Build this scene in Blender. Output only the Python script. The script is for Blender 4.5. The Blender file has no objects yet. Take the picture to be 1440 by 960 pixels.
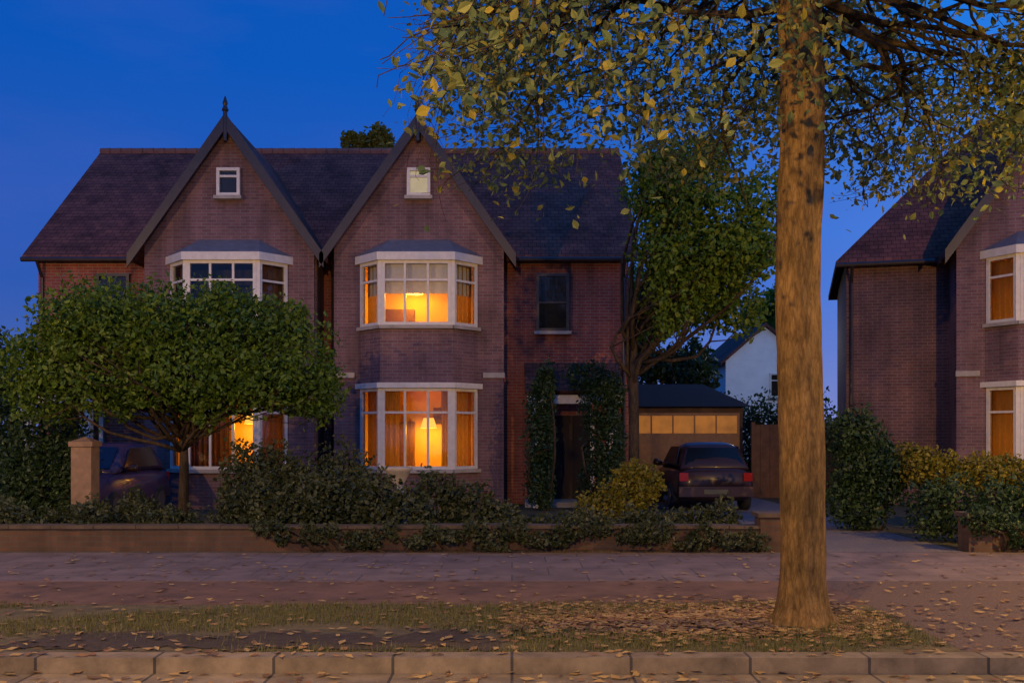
import bpy, bmesh, math, random
from mathutils import Vector, Matrix
R = math.radians
sc = bpy.context.scene
C = bpy.data.collections.new('street'); sc.collection.children.link(C)

# ------------------------------------------------------------------ materials
def nt(name):
    m = bpy.data.materials.new(name); m.use_nodes = True
    n = m.node_tree; b = n.nodes['Principled BSDF']
    return m, n, b
def ramp(n, stops):
    r = n.nodes.new('ShaderNodeValToRGB')
    e = r.color_ramp.elements
    while len(e) < len(stops): e.new(0.5)
    for k, (p, c) in enumerate(stops):
        e[k].position = p; e[k].color = (*c, 1)
    return r
def noise(n, scale, detail=6, vec=None, rough=.6):
    t = n.nodes.new('ShaderNodeTexNoise'); t.inputs['Scale'].default_value = scale
    t.inputs['Detail'].default_value = detail; t.inputs['Roughness'].default_value = rough
    if vec: n.links.new(vec, t.inputs['Vector'])
    return t
def objco(n):
    return n.nodes.new('ShaderNodeTexCoord').outputs['Object']
def bump(n, b, h, s, d=.02):
    bp = n.nodes.new('ShaderNodeBump'); bp.inputs['Strength'].default_value = s
    bp.inputs['Distance'].default_value = d
    n.links.new(h, bp.inputs['Height']); n.links.new(bp.outputs[0], b.inputs['Normal'])
def mul(n, a, bb, typ='MULTIPLY', f=1.0):
    x = n.nodes.new('ShaderNodeMix'); x.data_type = 'RGBA'; x.blend_type = typ
    x.inputs[0].default_value = f
    n.links.new(a, x.inputs[6]); n.links.new(bb, x.inputs[7])
    return x.outputs[2]
def plain(name, c, rough=.6, var=.25, sc_=6, metal=0, bmp=0):
    m, n, b = nt(name)
    v = objco(n); t = noise(n, sc_, 5, v)
    r = ramp(n, [(.25, tuple(x*(1-var) for x in c)), (.75, tuple(min(1, x*(1+var)) for x in c))])
    n.links.new(t.outputs[0], r.inputs[0]); n.links.new(r.outputs[0], b.inputs['Base Color'])
    b.inputs['Roughness'].default_value = rough; b.inputs['Metallic'].default_value = metal
    if bmp: bump(n, b, t.outputs[0], bmp)
    return m
def wallvec(n):
    # brick courses laid from the face direction: U runs along the wall, V up
    g = n.nodes.new('ShaderNodeTexCoord'); s = n.nodes.new('ShaderNodeSeparateXYZ')
    n.links.new(g.outputs['Object'], s.inputs[0])
    ge = n.nodes.new('ShaderNodeNewGeometry'); sn = n.nodes.new('ShaderNodeSeparateXYZ')
    n.links.new(ge.outputs['True Normal'], sn.inputs[0])
    ab = n.nodes.new('ShaderNodeMath'); ab.operation = 'ABSOLUTE'; n.links.new(sn.outputs[0], ab.inputs[0])
    gt = n.nodes.new('ShaderNodeMath'); gt.operation = 'GREATER_THAN'; gt.inputs[1].default_value = .8
    n.links.new(ab.outputs[0], gt.inputs[0])
    mx = n.nodes.new('ShaderNodeMix'); n.links.new(gt.outputs[0], mx.inputs[0])
    n.links.new(s.outputs[0], mx.inputs[2]); n.links.new(s.outputs[1], mx.inputs[3])
    c = n.nodes.new('ShaderNodeCombineXYZ')
    n.links.new(mx.outputs[0], c.inputs[0]); n.links.new(s.outputs[2], c.inputs[1])
    return c.outputs[0], g.outputs['Object']
def brick_mat(name, c1, c2, mortar, bw=.225, bh=.075, ms=.008, rough=.85):
    m, n, b = nt(name)
    v, ob = wallvec(n)
    t = n.nodes.new('ShaderNodeTexBrick')
    n.links.new(v, t.inputs['Vector'])
    t.inputs['Color1'].default_value = (*c1, 1); t.inputs['Color2'].default_value = (*c2, 1)
    t.inputs['Mortar'].default_value = (*mortar, 1); t.inputs['Scale'].default_value = 1
    t.inputs['Mortar Size'].default_value = ms; t.inputs['Brick Width'].default_value = bw
    t.inputs['Row Height'].default_value = bh
    w = noise(n, .9, 6, ob)
    mp = n.nodes.new('ShaderNodeMapping'); mp.inputs['Scale'].default_value = (3.2, 3.2, .35); n.links.new(ob, mp.inputs[0])
    w2 = noise(n, 1, 6, mp.outputs[0]); ad = n.nodes.new('ShaderNodeMath'); ad.operation = 'MULTIPLY_ADD'; ad.inputs[1].default_value = .5; n.links.new(w2.outputs[0], ad.inputs[0])
    hf = n.nodes.new('ShaderNodeMath'); hf.operation = 'MULTIPLY'; hf.inputs[1].default_value = .5; n.links.new(w.outputs[0], hf.inputs[0]); n.links.new(hf.outputs[0], ad.inputs[2]); w = ad
    wr = ramp(n, [(.36, (.5, .48, .47)), (.5, (.92, .9, .88)), (.66, (1.3, 1.25, 1.2))])
    n.links.new(w.outputs[0], wr.inputs[0])
    n.links.new(mul(n, t.outputs[0], wr.outputs[0]), b.inputs['Base Color'])
    b.inputs['Roughness'].default_value = rough
    bump(n, b, t.outputs['Fac'], -.5, .01)
    return m
def tile_mat(name, c1, c2):
    m, n, b = nt(name)
    g = n.nodes.new('ShaderNodeTexCoord'); s = n.nodes.new('ShaderNodeSeparateXYZ'); n.links.new(g.outputs['Object'], s.inputs[0])
    ge = n.nodes.new('ShaderNodeNewGeometry'); sn = n.nodes.new('ShaderNodeSeparateXYZ')
    n.links.new(ge.outputs['True Normal'], sn.inputs[0])
    ab = n.nodes.new('ShaderNodeMath'); ab.operation = 'ABSOLUTE'; n.links.new(sn.outputs[0], ab.inputs[0])
    gt = n.nodes.new('ShaderNodeMath'); gt.operation = 'GREATER_THAN'; gt.inputs[1].default_value = .4
    n.links.new(ab.outputs[0], gt.inputs[0])
    mx = n.nodes.new('ShaderNodeMix'); n.links.new(gt.outputs[0], mx.inputs[0])
    n.links.new(s.outputs[0], mx.inputs[2]); n.links.new(s.outputs[1], mx.inputs[3])
    c = n.nodes.new('ShaderNodeCombineXYZ'); n.links.new(mx.outputs[0], c.inputs[0]); n.links.new(s.outputs[2], c.inputs[1])
    t = n.nodes.new('ShaderNodeTexBrick'); n.links.new(c.outputs[0], t.inputs['Vector'])
    t.inputs['Color1'].default_value = (*c1, 1); t.inputs['Color2'].default_value = (*c2, 1)
    t.inputs['Mortar'].default_value = (c1[0]*.3, c1[1]*.3, c1[2]*.3, 1); t.inputs['Scale'].default_value = 1
    t.inputs['Mortar Size'].default_value = .008; t.inputs['Brick Width'].default_value = .2; t.inputs['Row Height'].default_value = .11
    w = noise(n, 1.3, 8, g.outputs['Object'], .7); wr = ramp(n, [(.32, (.42, .45, .4)), (.5, (.95, .95, .95)), (.7, (1.5, 1.4, 1.3))])
    n.links.new(w.outputs[0], wr.inputs[0])
    n.links.new(mul(n, t.outputs[0], wr.outputs[0]), b.inputs['Base Color'])
    b.inputs['Roughness'].default_value = .8; b.inputs['Specular IOR Level'].default_value = .15
    bump(n, b, t.outputs['Fac'], -.6, .015)
    return m
def leaf_mat(name, cols, trans=.35, rough=.55):
    m, n, b = nt(name)
    g = n.nodes.new('ShaderNodeNewGeometry')
    k = len(cols)
    r = ramp(n, [(i/max(1, k-1), c) for i, c in enumerate(cols)])
    n.links.new(g.outputs['Random Per Island'], r.inputs[0])
    n.links.new(r.outputs[0], b.inputs['Base Color']); b.inputs['Roughness'].default_value = rough
    t = n.nodes.new('ShaderNodeBsdfTranslucent'); n.links.new(r.outputs[0], t.inputs[0])
    mx = n.nodes.new('ShaderNodeMixShader'); mx.inputs[0].default_value = trans
    n.links.new(b.outputs[0], mx.inputs[1]); n.links.new(t.outputs[0], mx.inputs[2])
    n.links.new(mx.outputs[0], n.nodes['Material Output'].inputs[0])
    return m
def emit_mat(name, c, s, var=.35, scl=1.5):
    m, n, b = nt(name)
    t = noise(n, scl, 3, objco(n)); r = ramp(n, [(.3, tuple(x*(1-var) for x in c)), (.7, c)])
    n.links.new(t.outputs[0], r.inputs[0])
    b.inputs['Base Color'].default_value = (.06, .03, .02, 1); b.inputs['Roughness'].default_value = .5
    n.links.new(r.outputs[0], b.inputs['Emission Color']); b.inputs['Emission Strength'].default_value = s
    return m
def glass_mat(name):
    m, n, b = nt(name)
    gl = n.nodes.new('ShaderNodeBsdfGlossy'); gl.inputs['Roughness'].default_value = .03
    tr = n.nodes.new('ShaderNodeBsdfTransparent'); tr.inputs[0].default_value = (.9, .92, .9, 1)
    fr = n.nodes.new('ShaderNodeFresnel'); fr.inputs[0].default_value = 1.5
    mx = n.nodes.new('ShaderNodeMixShader'); n.links.new(fr.outputs[0], mx.inputs[0])
    n.links.new(tr.outputs[0], mx.inputs[1]); n.links.new(gl.outputs[0], mx.inputs[2])
    n.links.new(mx.outputs[0], n.nodes['Material Output'].inputs[0])
    return m
def asphalt_mat():
    m, n, b = nt('asphalt'); v = objco(n)
    t = noise(n, 90, 4, v); w = noise(n, .7, 5, v)
    r = ramp(n, [(.3, (.035, .034, .033)), (.7, (.075, .073, .07))]); n.links.new(t.outputs[0], r.inputs[0])
    r2 = ramp(n, [(.3, (.65, .65, .65)), (.7, (1.2, 1.2, 1.2))]); n.links.new(w.outputs[0], r2.inputs[0])
    n.links.new(mul(n, r.outputs[0], r2.outputs[0]), b.inputs['Base Color']); b.inputs['Roughness'].default_value = .7
    bump(n, b, t.outputs[0], .5, .01); return m
def slab_mat():
    m, n, b = nt('paving_slabs'); v = objco(n)
    t = n.nodes.new('ShaderNodeTexBrick'); n.links.new(v, t.inputs['Vector'])
    t.inputs['Color1'].default_value = (.15, .112, .1, 1); t.inputs['Color2'].default_value = (.19, .142, .126, 1)
    t.inputs['Mortar'].default_value = (.06, .06, .05, 1); t.inputs['Scale'].default_value = 1
    t.inputs['Mortar Size'].default_value = .008; t.inputs['Brick Width'].default_value = .9; t.inputs['Row Height'].default_value = .6
    w = noise(n, 2.2, 6, v); r2 = ramp(n, [(.3, (.6, .6, .6)), (.7, (1.15, 1.15, 1.15))]); n.links.new(w.outputs[0], r2.inputs[0])
    n.links.new(mul(n, t.outputs[0], r2.outputs[0]), b.inputs['Base Color']); b.inputs['Roughness'].default_value = .75
    bump(n, b, t.outputs['Fac'], -.4, .01); return m
def ground_mat(name, a, c, scl=5):
    m, n, b = nt(name); v = objco(n)
    t = noise(n, scl, 8, v, .7); r = ramp(n, [(.3, a), (.7, c)]); n.links.new(t.outputs[0], r.inputs[0])
    n.links.new(r.outputs[0], b.inputs['Base Color']); b.inputs['Roughness'].default_value = .95
    bump(n, b, t.outputs[0], .8, .04); return m
def bark_mat(name, a, c):
    m, n, b = nt(name)
    g = n.nodes.new('ShaderNodeTexCoord'); mp = n.nodes.new('ShaderNodeMapping'); mp.inputs['Scale'].default_value = (11, 11, 2.6)
    n.links.new(g.outputs['Object'], mp.inputs[0])
    t = noise(n, 1.6, 10, mp.outputs[0], .72); vo = n.nodes.new('ShaderNodeTexVoronoi'); vo.feature = 'DISTANCE_TO_EDGE'; vo.inputs['Scale'].default_value = 2.3
    wp = n.nodes.new('ShaderNodeVectorMath'); wp.operation = 'MULTIPLY_ADD'; wp.inputs[1].default_value = (1, 1, 1); n.links.new(mp.outputs[0], wp.inputs[0]); n.links.new(t.outputs['Color'], wp.inputs[2]); n.links.new(wp.outputs[0], vo.inputs['Vector'])
    cr = ramp(n, [(0, (.66, .64, .61)), (.2, (1, 1, 1))]); n.links.new(vo.outputs['Distance'], cr.inputs[0])
    r = ramp(n, [(.32, a), (.68, c)]); n.links.new(t.outputs[0], r.inputs[0])
    big = noise(n, 1.3, 4, g.outputs['Object']); br = ramp(n, [(.35, (.6, .62, .58)), (.65, (1.15, 1.1, 1))]); n.links.new(big.outputs[0], br.inputs[0])
    n.links.new(mul(n, mul(n, r.outputs[0], cr.outputs[0]), br.outputs[0]), b.inputs['Base Color']); b.inputs['Roughness'].default_value = .92
    b.inputs['Specular IOR Level'].default_value = .2
    bump(n, b, t.outputs[0], .9, .04); return m

def cloth_mat(name, c, trans=.5):
    m, n, b = nt(name); v = objco(n)
    t = noise(n, 14, 4, v); r = ramp(n, [(.3, tuple(x*.85 for x in c)), (.7, c)]); n.links.new(t.outputs[0], r.inputs[0])
    n.links.new(r.outputs[0], b.inputs['Base Color']); b.inputs['Roughness'].default_value = .9
    tr = n.nodes.new('ShaderNodeBsdfTranslucent'); n.links.new(r.outputs[0], tr.inputs[0])
    mx = n.nodes.new('ShaderNodeMixShader'); mx.inputs[0].default_value = trans
    n.links.new(b.outputs[0], mx.inputs[1]); n.links.new(tr.outputs[0], mx.inputs[2])
    n.links.new(mx.outputs[0], n.nodes['Material Output'].inputs[0]); return m
def kerb_mat():
    m, n, b = nt('kerb_stone'); v = objco(n)
    t = n.nodes.new('ShaderNodeTexBrick'); n.links.new(v, t.inputs['Vector'])
    t.inputs['Color1'].default_value = (.175, .143, .095, 1); t.inputs['Color2'].default_value = (.225, .185, .125, 1)
    t.inputs['Mortar'].default_value = (.05, .045, .04, 1); t.inputs['Scale'].default_value = 1; t.offset = 0
    t.inputs['Mortar Size'].default_value = .012; t.inputs['Brick Width'].default_value = .9; t.inputs['Row Height'].default_value = 30
    w = noise(n, 3.5, 8, v, .7); r2 = ramp(n, [(.3, (.45, .43, .4)), (.65, (1.15, 1.12, 1.08))]); n.links.new(w.outputs[0], r2.inputs[0])
    n.links.new(mul(n, t.outputs[0], r2.outputs[0]), b.inputs['Base Color']); b.inputs['Roughness'].default_value = .8
    bump(n, b, w.outputs[0], .4, .01); return m
def emit_flat(name, c, s):
    m, n, b = nt(name); b.inputs['Base Color'].default_value = (.6, .5, .4, 1)
    b.inputs['Emission Color'].default_value = (*c, 1); b.inputs['Emission Strength'].default_value = s; return m
def paint_mat(name, c):
    m, n, b = nt(name); v = objco(n); t = noise(n, 7, 4, v)
    r = ramp(n, [(.3, tuple(x*.85 for x in c)), (.7, c)]); n.links.new(t.outputs[0], r.inputs[0])
    n.links.new(r.outputs[0], b.inputs['Base Color']); b.inputs['Roughness'].default_value = .3
    b.inputs['Specular IOR Level'].default_value = .25; b.inputs['Coat Weight'].default_value = .15; b.inputs['Coat Roughness'].default_value = .08; return m

M = dict(
    brick=brick_mat('red_brick', (.125, .062, .072), (.18, .092, .1), (.17, .145, .15)),
    redbrick=brick_mat('deep_red_brick', (.22, .05, .036), (.29, .075, .052), (.24, .18, .15)),
    purplebrick=brick_mat('dark_purple_brick', (.1, .045, .05), (.14, .062, .062), (.16, .13, .13)),
    wallbrick=brick_mat('garden_brick', (.075, .042, .026), (.11, .055, .033), (.07, .062, .048)),
    paver=brick_mat('red_pavers', (.33, .1, .05), (.43, .145, .07), (.14, .08, .05), .21, .105, .006),
    render=plain('pale_render', (.8, .8, .78), .85, .1, 2, 0, .1),
    tile=tile_mat('roof_tiles', (.19, .075, .055), (.125, .05, .042)),
    tile_light=tile_mat('lean_to_tiles', (.12, .06, .05), (.08, .045, .04)),
    white=plain('white_paint', (.6, .58, .53), .45, .14, 9),
    stone=plain('pale_stone', (.34, .31, .27), .8, .3, 4, 0, .3),
    brown_stone=plain('brown_stone', (.2, .13, .085), .85, .35, 7, 0, .4),
    dark=plain('dark_paint', (.03, .022, .02), .4, .3),
    lead=plain('lead_sheet', (.16, .16, .17), .5, .25),
    terracotta=plain('terracotta', (.2, .09, .06), .8, .25),
    glass=glass_mat('window_glass'),
    blind=cloth_mat('cream_blind', (.66, .66, .62), .04),
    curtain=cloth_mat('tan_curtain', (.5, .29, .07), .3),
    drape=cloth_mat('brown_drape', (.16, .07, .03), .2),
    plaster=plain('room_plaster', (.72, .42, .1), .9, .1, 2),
    wood=plain('furniture_wood', (.16, .07, .03), .5, .3, 8),
    shade=emit_flat('lit_shade', (1, .5, .06), 1.3),
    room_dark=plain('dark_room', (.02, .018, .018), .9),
    garage_glow=emit_mat('garage_glow', (1, .33, .03), .34, .5, 2.5),
    attic_glow=emit_mat('lit_attic_blind', (1, .78, .45), .5, .2, 3),
    crossing=ground_mat('worn_crossing', (.095, .065, .055), (.17, .12, .1), 40), asphalt=asphalt_mat(), slab=slab_mat(), kerb=kerb_mat(),
    verge=ground_mat('leafy_verge', (.05, .05, .02), (.15, .115, .055), 7),
    garden=ground_mat('garden_soil', (.03, .035, .012), (.06, .055, .025), 5),
    dark_ground=ground_mat('dark_verge_patch', (.03, .022, .014), (.07, .05, .032), 12),
    drive=ground_mat('drive_gravel', (.11, .1, .1), (.2, .18, .18), 25),
    bark=bark_mat('bark', (.1, .062, .024), (.34, .22, .085)),
    bark_dark=bark_mat('bark_dark', (.03, .022, .015), (.1, .075, .05)),
    leaf_street=leaf_mat('street_leaves', [(.075, .13, .06), (.11, .17, .07), (.15, .2, .07), (.19, .215, .06), (.33, .28, .03)], .5),
    leaf_tree=leaf_mat('tree_leaves', [(.07, .15, .012), (.13, .22, .018), (.2, .27, .02)], .45),
    leaf_round=leaf_mat('round_tree_leaves', [(.045, .1, .006), (.075, .15, .008), (.12, .19, .012)], .35),
    leaf_dark=leaf_mat('evergreen_leaves', [(.012, .035, .008), (.022, .055, .012), (.03, .065, .016)], .2),
    leaf_hedge=leaf_mat('hedge_leaves', [(.02, .035, .01), (.04, .055, .016), (.055, .065, .02)], .2),
    leaf_gold=leaf_mat('gold_leaves', [(.17, .15, .008), (.26, .21, .012), (.1, .12, .01)], .35),
    leaf_fallen=leaf_mat('fallen_leaf_litter', [(.3, .19, .06), (.4, .28, .1), (.2, .1, .04), (.12, .075, .035)], .1, .7),
    grass=leaf_mat('grass_blades', [(.06, .075, .018), (.1, .11, .03), (.17, .145, .05)], .25),
    door=plain('dark_door', (.014, .006, .006), .75, .2),
    felt=plain('roof_felt', (.012, .011, .011), .95, .3), moss=plain('dark_coping', (.075, .055, .04), .9, .35, 5, 0, .3), car=paint_mat('dark_car_paint', (.03, .015, .013)), car_blue=paint_mat('dark_blue_car_paint', (.06, .04, .085)), bumper=plain('car_bumper', (.07, .035, .026), .4, .1),
    carglass=plain('dark_car_glass', (.003, .003, .003), .25, .1), tyre=plain('tyre_rubber', (.012, .012, .012), .8),
    taillight=plain('red_tail_light', (.25, .01, .01), .2, .1), plate=plain('blank_plate', (.16, .14, .06), .5, .05),
    fence_wood=plain('fence_wood', (.11, .055, .03), .85, .35, 5), added_lamp_lens=emit_flat('added_far_lens', (1, .8, .5), 4),
    metal=plain('grey_metal', (.2, .2, .2), .4, .1, 5, .8),
    lamp_glass=plain('headlight_glass', (.3, .3, .32), .15, .1), bin=plain('bin_plastic', (.03, .05, .04), .5, .15),
)

# ------------------------------------------------------------------ mesh builder
class MB:
    def __init__(s): s.v = []; s.f = []; s.uvq = None
    def add(s, vs, fs):
        o = len(s.v); s.v += [tuple(v) for v in vs]; s.f += [tuple(o+i for i in f) for f in fs]; return s
    def box(s, x0, x1, y0, y1, z0, z1):
        return s.add([(x0,y0,z0),(x1,y0,z0),(x1,y1,z0),(x0,y1,z0),(x0,y0,z1),(x1,y0,z1),(x1,y1,z1),(x0,y1,z1)],
                     [(0,3,2,1),(4,5,6,7),(0,1,5,4),(1,2,6,5),(2,3,7,6),(3,0,4,7)])
    def prism(s, poly, y0, y1):     # polygon in XZ extruded along Y
        n = len(poly)
        return s.add([(x, y0, z) for x, z in poly]+[(x, y1, z) for x, z in poly],
                     [tuple(range(n)), tuple(range(2*n-1, n-1, -1))]+[(i, n+i, n+(i+1)%n, (i+1)%n) for i in range(n)])
    def vprism(s, poly, z0, z1):    # polygon in XY extruded along Z
        n = len(poly)
        return s.add([(x, y, z0) for x, y in poly]+[(x, y, z1) for x, y in poly],
                     [tuple(range(n-1, -1, -1)), tuple(range(n, 2*n))]+[(i, (i+1)%n, n+(i+1)%n, n+i) for i in range(n)])
    def beam(s, a, b, w, h, up=(0,0,1)):
        a = Vector(a); b = Vector(b); d = (b-a).normalized(); u = Vector(up)
        r = d.cross(u).normalized(); u = r.cross(d).normalized()
        vs = []
        for p in (a, b):
            for i, j in ((-1,-1),(1,-1),(1,1),(-1,1)): vs.append(p+r*(i*w/2)+u*(j*h/2))
        return s.add(vs, [(0,1,2,3),(7,6,5,4),(0,4,5,1),(1,5,6,2),(2,6,7,3),(3,7,4,0)])
    def tube(s, pts, rad, n=8, cap=True):
        pts = [Vector(p) for p in pts]; o = len(s.v); k = len(pts)
        prev = None
        for i, p in enumerate(pts):
            d = (pts[min(i+1, k-1)]-pts[max(i-1, 0)]).normalized()
            ref = prev if prev is not None else (Vector((1,0,0)) if abs(d.x) < .9 else Vector((0,1,0)))
            u = (ref - d*ref.dot(d)).normalized(); w = d.cross(u); prev = u
            r = rad[i] if isinstance(rad, (list, tuple)) else rad
            for j in range(n):
                a = 2*math.pi*j/n; s.v.append(tuple(p+(u*math.cos(a)+w*math.sin(a))*r))
        for i in range(k-1):
            for j in range(n):
                s.f.append((o+i*n+j, o+i*n+(j+1)%n, o+(i+1)*n+(j+1)%n, o+(i+1)*n+j))
        if cap:
            s.f.append(tuple(o+j for j in range(n-1, -1, -1))); s.f.append(tuple(o+(k-1)*n+j for j in range(n)))
        return s
    def slab(s, quad, t):           # thick sheet under a quad/poly
        q = [Vector(p) for p in quad]; nrm = (q[1]-q[0]).cross(q[2]-q[0]).normalized()
        n = len(q)
        return s.add(q+[p-nrm*t for p in q], [tuple(range(n)), tuple(range(2*n-1, n-1, -1))]+[(i, n+i, n+(i+1)%n, (i+1)%n) for i in range(n)])
    def leaf(s, p, size, rng, up=.0):
        d = Vector((rng.gauss(0,1), rng.gauss(0,1), rng.gauss(0,1)+up)).normalized()
        t = Vector((rng.gauss(0,1), rng.gauss(0,1), rng.gauss(0,1))); t = (t-d*t.dot(d)).normalized(); w = d.cross(t)
        l = size*rng.uniform(.5, 1.45); b = l*rng.uniform(.45, .7)
        p = Vector(p)
        f = d*(l*rng.uniform(.02, .14)); c = d*(l*rng.uniform(-.12, .04))
        return s.add([p-t*l*.5, p-t*l*.12+w*b*.5+f, p+t*l*.22+w*b*.36+f, p+t*l*.5+c, p+t*l*.22-w*b*.36+f, p-t*l*.12-w*b*.5+f],
                     [(0,3,2,1),(0,5,4,3)])
    def build(s, name, mat, parent=None, smooth=False, loc=None):
        me = bpy.data.meshes.new(name); me.from_pydata(s.v, [], s.f); me.update()
        if smooth: me.polygons.foreach_set('use_smooth', [True]*len(me.polygons))
        me.materials.append(M[mat] if isinstance(mat, str) else mat)
        o = bpy.data.objects.new(name, me); C.objects.link(o)
        if parent is not None: o.parent = parent
        return o
def fix(o):
    bm = bmesh.new(); bm.from_mesh(o.data); bmesh.ops.recalc_face_normals(bm, faces=bm.faces); bm.to_mesh(o.data); bm.free(); return o
def thing(name, label, cat, loc=(0,0,0), rz=0, group=None):
    o = bpy.data.objects.new(name, None); C.objects.link(o); o.location = loc; o.rotation_euler.z = rz
    o.empty_display_size = .2
    o['label'] = label; o['category'] = cat
    if group: o['group'] = group
    return o
def struct(o, kind='structure'): o['kind'] = kind; return o
def tag(o, label, cat, group=None):
    o['label'] = label; o['category'] = cat
    if group: o['group'] = group
    return o

# ------------------------------------------------------------------ camera frame (photo pixels -> place)
F, CX, HY, ZC = 1400.0, 720.0, 610.0, 1.7
def PX(px, Y): return (px-CX)/F*Y
def PZ(py, Y): return ZC+(HY-py)/F*Y

# ------------------------------------------------------------------ ground
W = 90
struct(MB().add([(-W,14.3,0),(W,14.3,0),(W,200,0),(-W,200,0)], [(0,1,2,3)]).build('ground', 'garden'))
struct(MB().box(-W, W, 11.5, 14.3, -.3, .004).build('pavement', 'slab'))
struct(MB().box(-W, 3.55, 9.95, 11.5, -.3, .001).build('paver_strip', 'paver'))
struct(MB().box(6.3, W, 9.95, 11.5, -.3, .001).build('paver_strip', 'paver'))
struct(MB().box(-W, 3.55, 7.72, 9.95, -.3, -.003).build('grass_verge', 'verge'))
struct(MB().box(6.3, W, 7.72, 9.95, -.3, -.003).build('grass_verge', 'verge'))
struct(MB().box(3.55, 6.3, 7.72, 11.5, -.3, -.001).build('driveway_crossing', 'crossing'))
struct(MB().box(-W, W, 7.52, 7.72, -.3, .012).build('kerb', 'kerb'))
struct(MB().box(-W, W, 6.9, 7.52, -.3, -.105).build('gutter', 'kerb'))
struct(MB().add([(-W,-30,-.11),(W,-30,-.11),(W,6.9,-.11),(-W,6.9,-.11)], [(0,1,2,3)]).build('road', 'asphalt'))
struct(MB().add([(4.0,14.3,.006),(6.5,14.3,.006),(6.5,27.4,.006),(3.3,27.4,.006),(3.6,20,.006)], [(0,1,2,3,4)]).build('driveway', 'drive'))
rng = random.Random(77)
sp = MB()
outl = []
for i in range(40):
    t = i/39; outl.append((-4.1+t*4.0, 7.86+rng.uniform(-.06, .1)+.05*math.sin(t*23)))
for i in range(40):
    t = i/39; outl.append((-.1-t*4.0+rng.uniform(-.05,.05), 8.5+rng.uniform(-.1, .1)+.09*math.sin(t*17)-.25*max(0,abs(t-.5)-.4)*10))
struct(sp.add([(x, y, .004) for x, y in outl], [tuple(range(80))]).build('dark_verge_patch', 'dark_ground'))  # darker, ragged-edged patch along the left part of the verge

gm = MB()
for _ in range(42000):
    x = rng.uniform(-5.5, 6.5); y = rng.uniform(7.74, 9.93)
    if 3.5 < x < 6.35: continue
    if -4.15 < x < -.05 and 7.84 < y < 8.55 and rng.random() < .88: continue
    if (x-2.55)**2+(y-8.9)**2 < .09: continue
    if math.sin(x*1.9+math.sin(y*2.3)*2)+math.sin(x*.7-y*3.1) < -.35+rng.uniform(-.3,.3): continue
    h = rng.uniform(.02, .085); a_ = rng.uniform(0, 6.28); w_ = .004; lx, ly = rng.gauss(0, .02), rng.gauss(0, .02)
    gm.add([(x-w_*math.cos(a_), y-w_*math.sin(a_), -.003), (x+w_*math.cos(a_), y+w_*math.sin(a_), -.003), (x+lx, y+ly, h)], [(0,1,2)])
tag(struct(gm.build('grass', 'grass'), 'stuff'), 'short worn grass growing along the verge beside the kerb', 'grass')
lm = MB()
def litter(x, y, z):
    sz = rng.uniform(.03, .065); a_ = rng.uniform(0, 6.28); c, d = math.cos(a_)*sz, math.sin(a_)*sz
    k = rng.uniform(.4, .6); u = [rng.uniform(.003, .022) for _ in range(4)]
    lm.add([(x-c, y-d, z+u[0]), (x+d*k, y-c*k, z+u[1]), (x+c, y+d, z+u[2]), (x-d*k, y+c*k, z+u[3])], [(0,1,2,3)])
for _ in range(2600):
    x = rng.uniform(-6.5, 7); y = 7.0+7.2*rng.random()**1.4
    z = -.1 if y < 7.52 else .014 if y < 7.72 else .006
    if y > 10.2 and rng.random() < .6: continue
    litter(x, y, z)
for _ in range(4200):
    x = rng.gauss(1.75, .8) if rng.random() < .45 else rng.uniform(-.1, 3.4); y = rng.gauss(9.1, .45)
    if 7.75 < y < 11.3: litter(x, y, .01)
tag(struct(lm.build('fallen_leaves', 'leaf_fallen'), 'stuff'), 'dry fallen leaves scattered over verge, pavers and gutter', 'fallen leaves')

# ------------------------------------------------------------------ windows
def window(parent, x0, x1, z0, z1, cols=2, y=0, rot=None, top=.3, origin=(0,0), frame='white', sill='stone'):
    """Sash window in the local frame of one wall face: x along the face, y inwards. rot turns it about origin."""
    def pl(mb):
        if rot is not None:
            c, s_ = math.cos(rot), math.sin(rot)
            mb.v = [(origin[0]+c*a-s_*b, origin[1]+s_*a+c*b, z) for a, b, z in mb.v]
        return mb
    f = .07; fr = MB()
    # one welded frame: outer ring, then the bars overlap it slightly so that it reads as one piece
    fr.box(x0, x1, y-.01, y+.09, z0, z0+f); fr.box(x0, x1, y-.01, y+.09, z1-f, z1)
    fr.box(x0, x0+f, y-.012, y+.088, z0+f-.01, z1-f+.01); fr.box(x1-f, x1, y-.012, y+.088, z0+f-.01, z1-f+.01)
    zt = z1-(z1-z0)*top
    xs = [x0+f]+[x0+(x1-x0)*i/cols for i in range(1, cols)]+[x1-f]
    for i in range(1, cols):
        xm = xs[i]; fr.box(xm-.025, xm+.025, y, y+.08, z0+f-.01, z1-f+.01)
    fr.box(x0+f-.01, x1-f+.01, y+.005, y+.075, zt-.025, zt+.025)
    w = pl(fr).build('window', frame, parent)
    pl(MB().add([(x0+f,y+.04,z0+f),(x1-f,y+.04,z0+f),(x1-f,y+.04,z1-f),(x0+f,y+.04,z1-f)], [(0,1,2,3)])).build('pane', 'glass', w)
    if sill: pl(MB().box(x0-.05, x1+.05, y-.08, y+.1, z0-.08, z0-.002)).build('sill', sill, w)
    return w
def drape(a, b, z0, z1, folds, amp):
    """hanging cloth with folds between two plan points"""
    a = Vector((*a, 0)); b = Vector((*b, 0)); d = b-a; L = d.length; u = d/L; nrm = Vector((-u.y, u.x, 0)); mb = MB(); n_ = folds*6
    vs = []
    for i in range(n_+1):
        t = i/n_; p = a+d*t+nrm*(math.sin(t*folds*6.283)*amp)
        vs += [(p.x, p.y, z0), (p.x, p.y, z1)]
    return mb.add(vs, [(2*i, 2*i+2, 2*i+3, 2*i+1) for i in range(n_)])

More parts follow.
